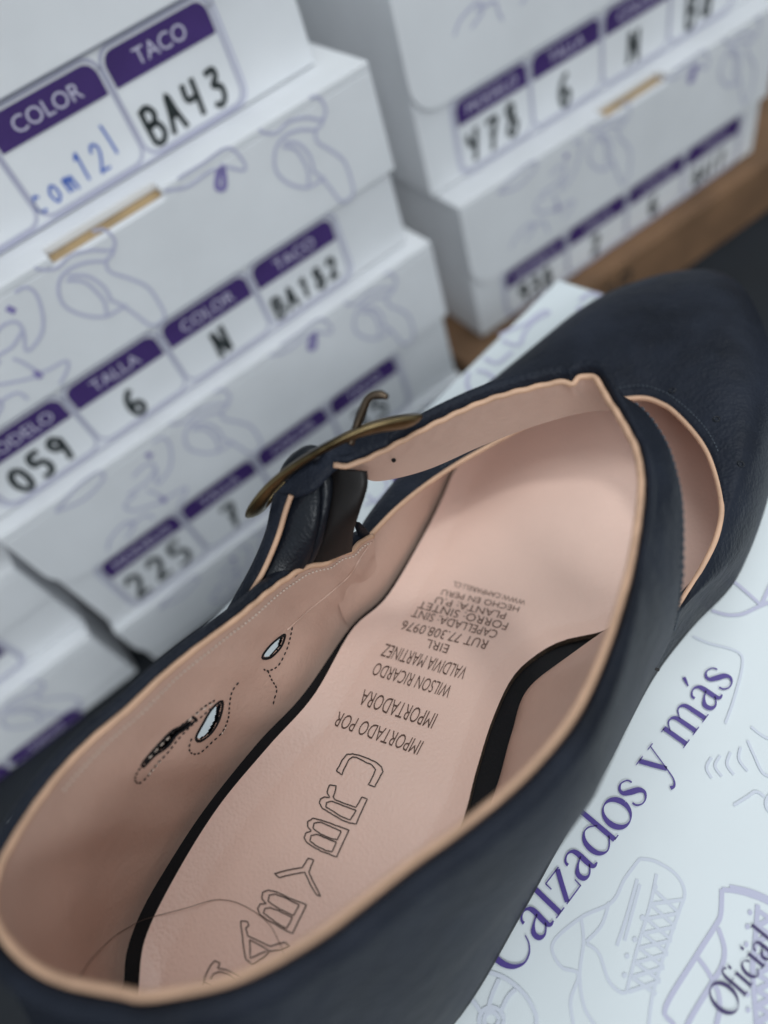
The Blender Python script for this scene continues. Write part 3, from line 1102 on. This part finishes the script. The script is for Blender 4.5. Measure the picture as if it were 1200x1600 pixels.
mb = MB()
mb.grid(latr, keep=keepQ)
mb.grid(fine[k_lat:])
quarter = mb.build('upper_with_strap', M['navy'], shoe)
quarter['label'] = 'navy leather upper running into the loose strap'

# dark rims of the cut-outs
mb = MB()


def lin_at(px, py, off=0.0003, full=False):
    best, bi, bj = 1e9, 0, 0
    for i in range(0, int(NIL * .45), 2):
        for j in range(0, NVL + 1, 2):
            q = PXL[i][j]
            d = (q[0] - px) ** 2 + (q[1] - py) ** 2
            if d < best:
                best, bi, bj = d, i, j
    i = min(max(bi, 1), NIL - 1)
    j = min(max(bj, 1), NVL - 1)
    du = LIN[i + 1][j] - LIN[i - 1][j]
    dv = LIN[i][j + 1] - LIN[i][j - 1]
    n = du.cross(dv).normalized()
    if n.dot(CAM - LIN[i][j]) < 0:
        n = -n
    r = ray(px, py)
    p = CAM + r * ((LIN[i][j] - CAM).dot(n) / r.dot(n))
    return (p + n * off, n) if full else p + n * off


for hpoly in (LEAF1, LEAF2, SLIT):
    q = spline(hpoly, 40, closed=True)
    pts = [lin_at(x, y, 0.0) for x, y in q]
    mb.tube(pts + pts[:2], 0.00045, 6, False)
mb.build('cutout_rim', M['black'], lining)


def dashes(mb, pts, n, duty, rad, fat=1.0, lift=0.0002):
    """little stitches along a list of (point, normal) samples"""
    L = [0]
    for a, b in zip(pts, pts[1:]):
        L.append(L[-1] + (a - b).length)

    def P(s):
        for k in range(len(L) - 1):
            if L[k + 1] >= s:
                f = (s - L[k]) / ((L[k + 1] - L[k]) or 1)
                return pts[k].lerp(pts[k + 1], f)
        return pts[-1]
    for k in range(n):
        s0 = L[-1] * k / n
        s1 = s0 + L[-1] / n * duty
        a, b = P(s0), P(s1)
        mb.tube([a, a.lerp(b, .25), a.lerp(b, .75), b], [rad * .5, rad, rad, rad * .5], 6)


# decorative stitching round the cut-outs, black with a few pale stitches
sb, sw = MB(), MB()
RING1 = [(372, 1066), (362, 1080), (358, 1100), (356, 1122), (347, 1143), (330, 1160), (312, 1176), (299, 1177), (295, 1168), (300, 1150)]
RING2 = [(335, 1094), (318, 1104), (300, 1120), (278, 1136), (255, 1158), (232, 1182), (216, 1203), (210, 1217), (216, 1224), (228, 1215), (246, 1192), (262, 1175), (280, 1152), (300, 1132), (316, 1118), (332, 1104)]
RING3 = [(456, 980), (452, 1000), (446, 1018), (434, 1040), (418, 1048), (410, 1044)]
SEAM = [(418, 1048), (424, 1062), (432, 1076), (428, 1092), (426, 1104)]
for ring, n in ((RING1, 22), (RING2, 40), (RING3, 12), (SEAM, 8)):
    pts = [lin_at(x, y, 0.0002) for x, y in spline(ring, 60)]
    dashes(sb, pts, n, 0.55, 0.00024)
for seg in ([(332, 1098), (310, 1112), (288, 1130)], [(264, 1150), (244, 1170), (228, 1188)], [(250, 1188), (240, 1200), (230, 1212)], [(352, 1135), (345, 1148)]):
    pts = [lin_at(x, y, 0.0003) for x, y in spline(seg, 20)]
    dashes(sw, pts, max(2, int(len(seg) * 1.5)), 0.6, 0.00024)
sb.build('stitching', M['thread_b'], lining)
# rim stitching, pale, a few millimetres under the piping
ia, ib = 4, int(NIL * 0.36)
pts = []
for a in range(ia, ib):
    t = 0.075
    r = LIN[a]
    k = int(t * NVL)
    pts.append(r[k] - NRM[int(a / NIL * iend)] * 0.0003)
dashes(sw, pts, 85, 0.62, 0.00032)
sw.build('stitching', M['thread_w'], lining)

# seam where the lateral quarter lining ends on the vamp lining
mb = MB()
pts = [lin_at(x, y, 0.0002) for x, y in spline([(580, 846), (562, 872), (548, 896), (520, 922), (480, 955), (448, 984)], 40)]
mb.tube(pts, 0.00035, 6)
mb.build('lining_seam', M['lining'], lining)

# tan piping along the whole rim and strap
mb = MB()
mb.tube([p + V((0, 0, .0002)) + V((0, 0, .00018)) * sin(i * .9) * (1 if i > I_STR or i < 60 else .2) for i, p in enumerate(EDGE)], 0.00085, 8)
mb.build('piping', M['piping'], shoe)

# strap lining
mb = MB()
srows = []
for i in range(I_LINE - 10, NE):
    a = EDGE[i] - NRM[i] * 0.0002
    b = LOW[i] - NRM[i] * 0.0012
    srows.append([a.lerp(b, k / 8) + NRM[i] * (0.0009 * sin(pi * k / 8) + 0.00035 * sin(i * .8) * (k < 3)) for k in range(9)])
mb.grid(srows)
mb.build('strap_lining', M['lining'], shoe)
mb = MB()                                              # navy stitches along the free edge of the strap
pts = [LOW[i] + (EDGE[i] - LOW[i]).normalized() * 0.0016 + NRM[i] * 0.0006 for i in range(anch[1][0], anch[9][0])]
dashes(mb, pts, 36, 0.6, 0.0003)
mb.build('strap_stitching', M['thread_n'], quarter)
mb = MB()                                              # holes punched in the strap
for (x, y) in ((618, 712),):
    i = nearest_i(x, y - 22)
    p = EDGE[i].lerp(LOW[i], .45) - NRM[i] * 0.0006
    mb.tube([p, p + NRM[i] * 0.0008], 0.0006, 10)
mb.build('punch_hole', M['black'], quarter)

# ---- vamp
THR = [(590, 822, .054), (640, 775, .049), (700, 732, .045), (760, 697, .042), (830, 660, .040), (890, 638, .040), (940, 628, .041), (1000, 620, .042), (1035, 630, .0425), (1060, 648, .043),
       (1095, 688, .0435), (1115, 728, .0435), (1128, 785, .043), (1122, 832, .042), (1100, 882, .0405), (1065, 940, .039), (1035, 990, .039)]
TW = [(.028, .1295, .056)] + [tuple(at(*p)) for p in THR] + [(.070, .0462, .039)]
NT = 260
TV = [V(p) for p in spline(TW, NT)]
iT = min(range(NT), key=lambda i: (TV[i] - at(1112, 715, .044)).length)
iA = min(range(400), key=lambda i: math.dist(OUT[i], (.022, .1345)))
iB = min(range(400), key=lambda i: math.dist(OUT[i], (.2535, .136)))
iC = min(range(400), key=lambda i: math.dist(OUT[i], (.060, .042)))
iC = iC if iC > iB else iC + 400


def out_for(i):
    f = iA + (iB - iA) * (i / iT) if i <= iT else iB + (iC - iB) * ((i - iT) / (NT - 1 - iT))
    a = int(f)
    p, q = OUT[a % 400], OUT[(a + 1) % 400]
    return V((p[0] + (q[0] - p[0]) * (f - a), p[1] + (q[1] - p[1]) * (f - a), 0.009))


vrows, NVV = [], 36
TN = []
for i in range(NT):
    T0, O = TV[i], out_for(i)
    dh = V((O.x - T0.x, O.y - T0.y, 0))
    if i > iT:
        tg = TV[min(i + 2, NT - 1)] - TV[i - 2]
        nn = V((-tg.y, tg.x, 0)).normalized()
        nn = nn if nn.y < 0 or i < iT + 20 else -nn
        f = min(1, max(0, (i - iT - 20) / 60))
        if i >= iT + 20:
            dh = dh.lerp(nn * max(0.003, dh.dot(nn)), f)
    D = dh.length
    h = T0.z - O.z
    c1 = T0 + dh * 0.55 + V((0, 0, 0.004 + 0.05 * D))
    c2 = O + V((0, 0, min(h * 0.75, 0.024))) + dh.normalized() * min(0.004, D * .15)
    TN.append(dh.normalized())
    r = [T0 + V((0, 0, -.0012)), T0 + V((0, 0, .0006)) + dh.normalized() * .0006]
    for k in range(1, NVV + 1):
        t = k / NVV
        r.append(T0 * (1 - t) ** 3 + c1 * 3 * t * (1 - t) ** 2 + c2 * 3 * t * t * (1 - t) + O * t ** 3)
    r.append(O - dh.normalized() * 0.002 + V((0, 0, -.004)))
    vrows.append(r)
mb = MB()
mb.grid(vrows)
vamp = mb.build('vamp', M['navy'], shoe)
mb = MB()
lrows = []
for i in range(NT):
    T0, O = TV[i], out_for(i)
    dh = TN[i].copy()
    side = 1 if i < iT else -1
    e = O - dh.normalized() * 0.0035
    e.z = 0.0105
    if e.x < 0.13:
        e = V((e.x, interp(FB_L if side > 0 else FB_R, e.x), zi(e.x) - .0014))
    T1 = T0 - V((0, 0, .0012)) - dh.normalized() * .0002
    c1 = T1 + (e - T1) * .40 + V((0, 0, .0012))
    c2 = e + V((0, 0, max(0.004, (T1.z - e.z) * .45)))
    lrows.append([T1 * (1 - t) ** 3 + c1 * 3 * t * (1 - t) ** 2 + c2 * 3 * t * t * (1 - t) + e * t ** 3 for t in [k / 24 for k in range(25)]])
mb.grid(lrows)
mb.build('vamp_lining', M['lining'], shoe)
mb = MB()
mb.tube([p + V((0, 0, -.0002)) - n * .0004 for p, n in zip(TV, TN)], 0.0009, 8)
mb.build('vamp_piping', M['piping'], vamp)
mb = MB()
pts = [vrows[i][2].lerp(vrows[i][3], .3) + V((0, 0, .0001)) for i in range(60, NT - 75)]
dashes(mb, pts, 80, 0.6, 0.00022)
mb.build('throat_stitching', M['thread_n'], vamp)
mb = MB()                                              # a row of punched eyelets behind the throat
vpx = [[proj(p) for p in r] for r in vrows]
for (x, y, m_) in ((1118, 653, 1), (1052, 606, 0), (1157, 727, 0)):
    i, j = min(((i, j) for i in range(NT) for j in range(2, NVV)), key=lambda ij: math.dist(vpx[ij[0]][ij[1]], (x, y)))
    p = vrows[i][j]
    n = (vrows[i][j + 1] - vrows[i][j - 1]).cross(vrows[min(i + 1, NT - 1)][j] - vrows[i - 1][j]).normalized()
    n = n if n.z > 0 else -n
    s = n.cross(V((0, 1, 0))).normalized()
    q = n.cross(s)
    ring = [p + (s * cos(k * pi / 6) + q * sin(k * pi / 6)) * 0.0010 for k in range(13)]
    mb.tube(ring, 0.00032, 6, False)
mb.build('eyelet', M['navy_shiny'], vamp)

# ---- sole
mb = MB()
ring = lambda k, z: [(OUT[i][0] + (OUT[i][0] - OUT[i - 1][0]) * 0 , OUT[i][1], z) for i in range(0, 400, 2)]
cxm, cym = .075, .1


def inset(d, z):
    r = []
    for i in range(0, 400, 2):
        a, b = OUT[i - 2], OUT[(i + 2) % 400]
        t = V((b[0] - a[0], b[1] - a[1])).normalized()
        r.append((OUT[i][0] + t.y * d, OUT[i][1] - t.x * d, z))
    return r


area2 = sum(a[0] * b[1] - b[0] * a[1] for a, b in zip(OUT, OUT[1:] + OUT[:1]))
sg = -1 if area2 > 0 else 1
mb.grid([inset(sg * 0.004, .0005), inset(sg * 0.0008, .0005), inset(sg * 0.0004, .0025), inset(sg * 0.001, .0062), inset(sg * 0.004, .0066)], closed_v=True)
n0 = len(mb.v)
mb.f.append(tuple(range(200))[::-1])
mb.f.append(tuple(range(n0 - 200, n0)))
mb.build('sole', M['sole'], shoe)

# ---- lettering on the insole
mb = MB()


def ins_fr(px, py, lift=0.00025):
    p = on_insole(px, py)
    return V((p.x, p.y, p.z + lift))


K = 1 / 3.158
LINES = [('IMPORTADO POR', (578, 880), (160, 732), (-38, 72)), ('IMPORTADORA', (648, 745), (285, 622), (-38, 78)), ('WILSON RICARDO', (722, 605), (345, 490), (-32, 64)),
         ('VALDIVIA MARTINEZ', (798, 515), (392, 397), (-34, 64)), ('EIRL', (705, 405), (597, 374), (-18, 44)), ('RUT 77.308.0976', (898, 382), (480, 283), (-24, 46)),
         ('CAPELLADA: SINT', (946, 335), (530, 226), (-20, 40)), ('FORRO: SINTET', (996, 296), (560, 186), (-18, 38)), ('PLANTA: P.U', (986, 246), (640, 166), (-14, 34)),
         ('HECHO EN PERU', (1050, 216), (670, 130), (-11, 28)), ('WWW.CAMPARELI.CL', (1080, 184), (725, 90), (-9, 25))]
for txt, p0, p1, up in LINES:
    vs, fs = text_mesh(txt, 1.0, -0.008)
    x1 = max(v[0] for v in vs)
    x0 = min(v[0] for v in vs)
    hcap = 0.73
    n0 = len(mb.v)
    for u, v in vs:
        f = (u - x0) / (x1 - x0)
        px = p0[0] + (p1[0] - p0[0]) * f + up[0] * v / hcap
        py = p0[1] + (p1[1] - p0[1]) * f + up[1] * v / hcap
        mb.v.append(tuple(ins_fr(px * K + 480, py * K + 880)))
    mb.f += [tuple(n0 + k for k in f) for f in fs]
mb.build('lettering', M['ink'], insole, False, False)
mb = MB()
Q = 350 / 1200.0
LOGO = [  # outlined capitals along the insole, traced as closed outlines
    [[(775, 188), (805, 132), (830, 100), (862, 96), (905, 106), (945, 122), (985, 140), (1015, 165), (1024, 190), (1005, 225), (980, 272), (946, 262), (975, 205), (985, 180), (965, 156), (930, 140), (890, 118), (862, 112), (840, 128), (822, 165), (804, 208)]],
    [[(738, 262), (774, 268), (768, 300), (758, 325), (765, 340), (800, 355), (880, 382), (912, 328), (940, 338), (880, 472), (845, 466), (800, 448), (745, 415), (700, 388), (684, 360), (690, 338), (712, 328), (738, 330), (724, 300)],
     [(880, 398), (850, 450), (800, 432), (750, 400), (718, 380), (722, 358), (750, 350), (790, 366)]],
    [[(842, 505), (775, 650), (735, 632), (700, 620), (655, 598), (618, 572), (602, 545), (610, 520), (640, 510), (620, 485), (622, 458), (650, 442), (690, 450), (740, 468)],
     [(800, 510), (780, 556), (740, 548), (690, 525), (650, 495), (655, 468), (690, 462), (740, 484)], [(775, 570), (750, 622), (715, 612), (670, 590), (632, 562), (640, 534), (670, 528), (720, 548)]],
    [[(625, 655), (652, 665), (628, 728), (640, 760), (668, 815), (690, 860), (670, 852), (640, 805), (605, 730), (560, 738), (500, 750), (470, 760), (444, 738), (500, 722), (550, 712), (592, 706)]],
    [[(615, 905), (540, 1058), (500, 1040), (460, 1015), (405, 985), (365, 955), (353, 925), (366, 900), (400, 900), (375, 870), (380, 838), (410, 826), (460, 838), (520, 868)],
     [(575, 905), (545, 962), (500, 942), (450, 915), (410, 885), (415, 852), (450, 848), (510, 872)], [(540, 972), (508, 1032), (470, 1012), (420, 975), (384, 948), (392, 925), (420, 920), (470, 938)]],
    [[(262, 992), (298, 994), (306, 1015), (290, 1030), (300, 1070), (420, 1126), (498, 1104), (524, 1122), (480, 1142), (420, 1152), (380, 1188), (325, 1222), (290, 1196), (275, 1110)],
     [(310, 1090), (412, 1146), (315, 1190)]],
    [[(60, 1330), (75, 1280), (100, 1230), (124, 1204), (152, 1218), (140, 1244), (180, 1250), (240, 1275), (300, 1310), (360, 1350)], [(100, 1300), (115, 1275), (150, 1262), (200, 1275), (250, 1310), (300, 1360)],
     [(60, 1312), (95, 1325), (140, 1350), (190, 1380)]],
]
for letter in LOGO:
    for k, c in enumerate(letter):
        closed = letter is not LOGO[-1]
        pts = []
        seq = c + c[:1] if closed else c
        for a, b in zip(seq, seq[1:]):
            for t in range(4):
                f = t / 4
                pts.append((a[0] + (b[0] - a[0]) * f + random.uniform(-1.2, 1.2), a[1] + (b[1] - a[1]) * f + random.uniform(-1.2, 1.2)))
        pts.append(seq[-1] if not closed else pts[0])
        mb.ribbon([(x * Q + 300, y * Q + 1150) for x, y in pts], 1.9, ins_fr)
mb.build('logo_lettering', M['ink_line'], insole, False, False)


# ---- buckle tab and buckle on the lateral side
def strip(name, left, right, m, parent, thick=0.0016, edge=None):
    """leather strip between two photo-surveyed edges (x, y, z); thick in the direction away from the camera"""
    n = 40
    a = [at(*p) for p in spline(left, n)]
    b = [at(*p) for p in spline(right, n)]
    rows = []
    for p, q in zip(a, b):
        acr = q - p
        back = (p.lerp(q, .5) - CAM).normalized() * thick
        row = [p + back * .6, p]
        for k in range(1, 6):
            row.append(p.lerp(q, k / 6) - back * 0.5 * sin(pi * k / 6))
        row += [q, q + back * .6, p.lerp(q, .5) + back]
        rows.append(row)
    mb = MB()
    mb.grid(rows, closed_v=True)
    n0 = len(mb.v)
    w_ = len(rows[0])
    mb.f.append(tuple(range(w_)))
    mb.f.append(tuple(range(n0 - w_, n0))[::-1])
    o = mb.build(name, m, parent)
    if edge is not None:
        mb = MB()
        mb.tube([p - (p - CAM).normalized() * .0006 for p in (b if edge == 'right' else a)], 0.0008, 6)
        mb.build('strip_piping', M['piping'], o)
    return o


tab = strip('buckle_tab', [(428, 770, .0985), (422, 795, .095), (414, 832, .090), (392, 884, .084), (362, 938, .080), (340, 975, .078)],
            [(455, 774, .0985), (446, 800, .095), (434, 840, .090), (412, 892, .084), (388, 932, .081), (370, 955, .080)], M['navy'], shoe, 0.002, 'right')
strip('buckle_tab_lining', [(452, 752, .098), (446, 795, .094), (434, 842, .0885), (412, 894, .0835), (390, 934, .080)],
      [(500, 752, .098), (500, 795, .094), (494, 838, .0885), (478, 884, .081), (440, 920, .078)], M['navy_shiny'], tab, 0.002)
strip('strap_keeper', [(500, 728, .0985), (512, 752, .0955), (508, 800, .090), (496, 848, .083), (478, 890, .076)],
      [(574, 736, .0985), (574, 762, .0955), (562, 800, .090), (553, 830, .083), (550, 862, .074)], M['keeper'], tab, 0.003)
strip('keeper_fold', [(488, 738, .099), (494, 762, .096), (492, 806, .0905), (480, 852, .0835), (466, 892, .077)],
      [(508, 728, .0995), (520, 752, .0965), (514, 802, .091), (502, 850, .084), (484, 890, .077)], M['navy_shiny'], tab, 0.003)
strip('tab_lining', [(552, 814, .075), (556, 828, .072), (562, 842, .068)], [(562, 816, .075), (570, 824, .072), (578, 834, .068)], M['navy_shiny'], tab, 0.0008)
mb = MB()
fray = [(500, 775, .0935), (497, 800, .0905), (492, 830, .087), (486, 856, .083), (478, 880, .079)]
pts = [at(x - 2, y, z + .0016) for x, y, z in spline(fray, 40)]
mb.tube([p + V((random.uniform(-.0003, .0003), random.uniform(-.0003, .0003), random.uniform(-.0002, .0003))) for p in pts], 0.00028, 5)
mb.build('frayed_thread', M['thread_w'], tab)

# buckle: an oval ring seen nearly edge on, with its prong
pa, pb = at(394, 803, .0965), at(641, 660, .108)
ctr = (pa + pb) / 2
ax = (pb - pa).normalized()
vd = (ctr - CAM).normalized()
bx = (vd - ax * vd.dot(ax)).normalized()
nrm = ax.cross(bx)
if nrm.z < 0:
    nrm = -nrm
th = radians(1.3)
bx = (bx * cos(th) + nrm * sin(th)).normalized()
nrm = ax.cross(bx).normalized()
ra, rb = (pb - pa).length / 2, 0.0085
ctr = ctr + bx * 0.004
mb = MB()
rows = []
for k in range(96):
    a = 2 * pi * k / 96
    ca, sa = cos(a), sin(a)
    ex = 0.85
    p = ax * ra * abs(ca) ** ex * (1 if ca > 0 else -1) + bx * rb * abs(sa) ** ex * (1 if sa > 0 else -1)
    rad = p.normalized()
    cr = []
    for q in range(12):
        b = 2 * pi * q / 12
        cr.append(ctr + p + rad * 0.0034 * cos(b) + nrm * (0.0013 * sin(b) + 0.0056 * (1 - ca * ca)))
    rows.append(cr)
mb.grid(rows, closed_u=True, closed_v=True)
buckle = mb.build('buckle', M['brass'], shoe)
mb = MB()
pr = [(547, 694, .107), (552, 681, .1085), (557, 667, .110), (566, 643, .113), (574, 625, .1155), (583, 618, .1165), (595, 617, .1165), (606, 621, .116)]
pts = [at(*p) for p in spline(pr, 40)]
mb.tube(pts, [0.00115] * 34 + [0.0012, 0.0012, .0011, .001, .0009, .0007], 8)
mb.build('buckle_prong', M['dark_brass'], buckle)
mb = MB()
pts = [at(*p) for p in spline([(446, 748, .0985), (455, 730, .101), (470, 716, .103), (488, 708, .1035), (500, 716, .102)], 20)]
mb.tube(pts, 0.0024, 10)
mb.build('bar_loop', M['navy_shiny'], buckle)

strip('strap_end', [(424, 776, .0975), (470, 733, .101), (520, 697, .1035), (570, 673, .105), (612, 664, .105)],
      [(446, 782, .0965), (490, 768, .098), (524, 736, .100), (565, 714, .1018), (606, 696, .103)], M['navy'], buckle, 0.0016)

# loose thread at the medial side
mb = MB()
mb.tube([at(*p) for p in spline([(1012, 1040, .022), (1022, 1044, .022), (1030, 1047, .0215)], 12)], 0.0005, 6)
mb.build('loose_thread', M['thread_b'], quarter)

# a hair lying in the shoe
mb = MB()
hp = [(345, 1403), (300, 1417), (252, 1429)]
pts = [lin_at(x, y, 0.0004) for x, y in [(122, 1528), (135, 1508), (155, 1484), (178, 1462), (200, 1448)]]
pts += [on_insole(222, 1438, .0016), on_insole(252, 1429, .0024)]
pts += [on_insole(290, 1419, .0018)] + [on_insole(x, y, .0006) for x, y in [ (330, 1407), (350, 1406), (372, 1411), (400, 1426), (422, 1446), (436, 1472), (446, 1498)]]
mb.tube(spline([tuple(p) for p in pts], 90), 0.00008, 5)
hair = mb.build('hair_strand', M['hair'])
hair['label'], hair['category'] = 'single thin brown hair curling across the pink insole and lining', 'hair'
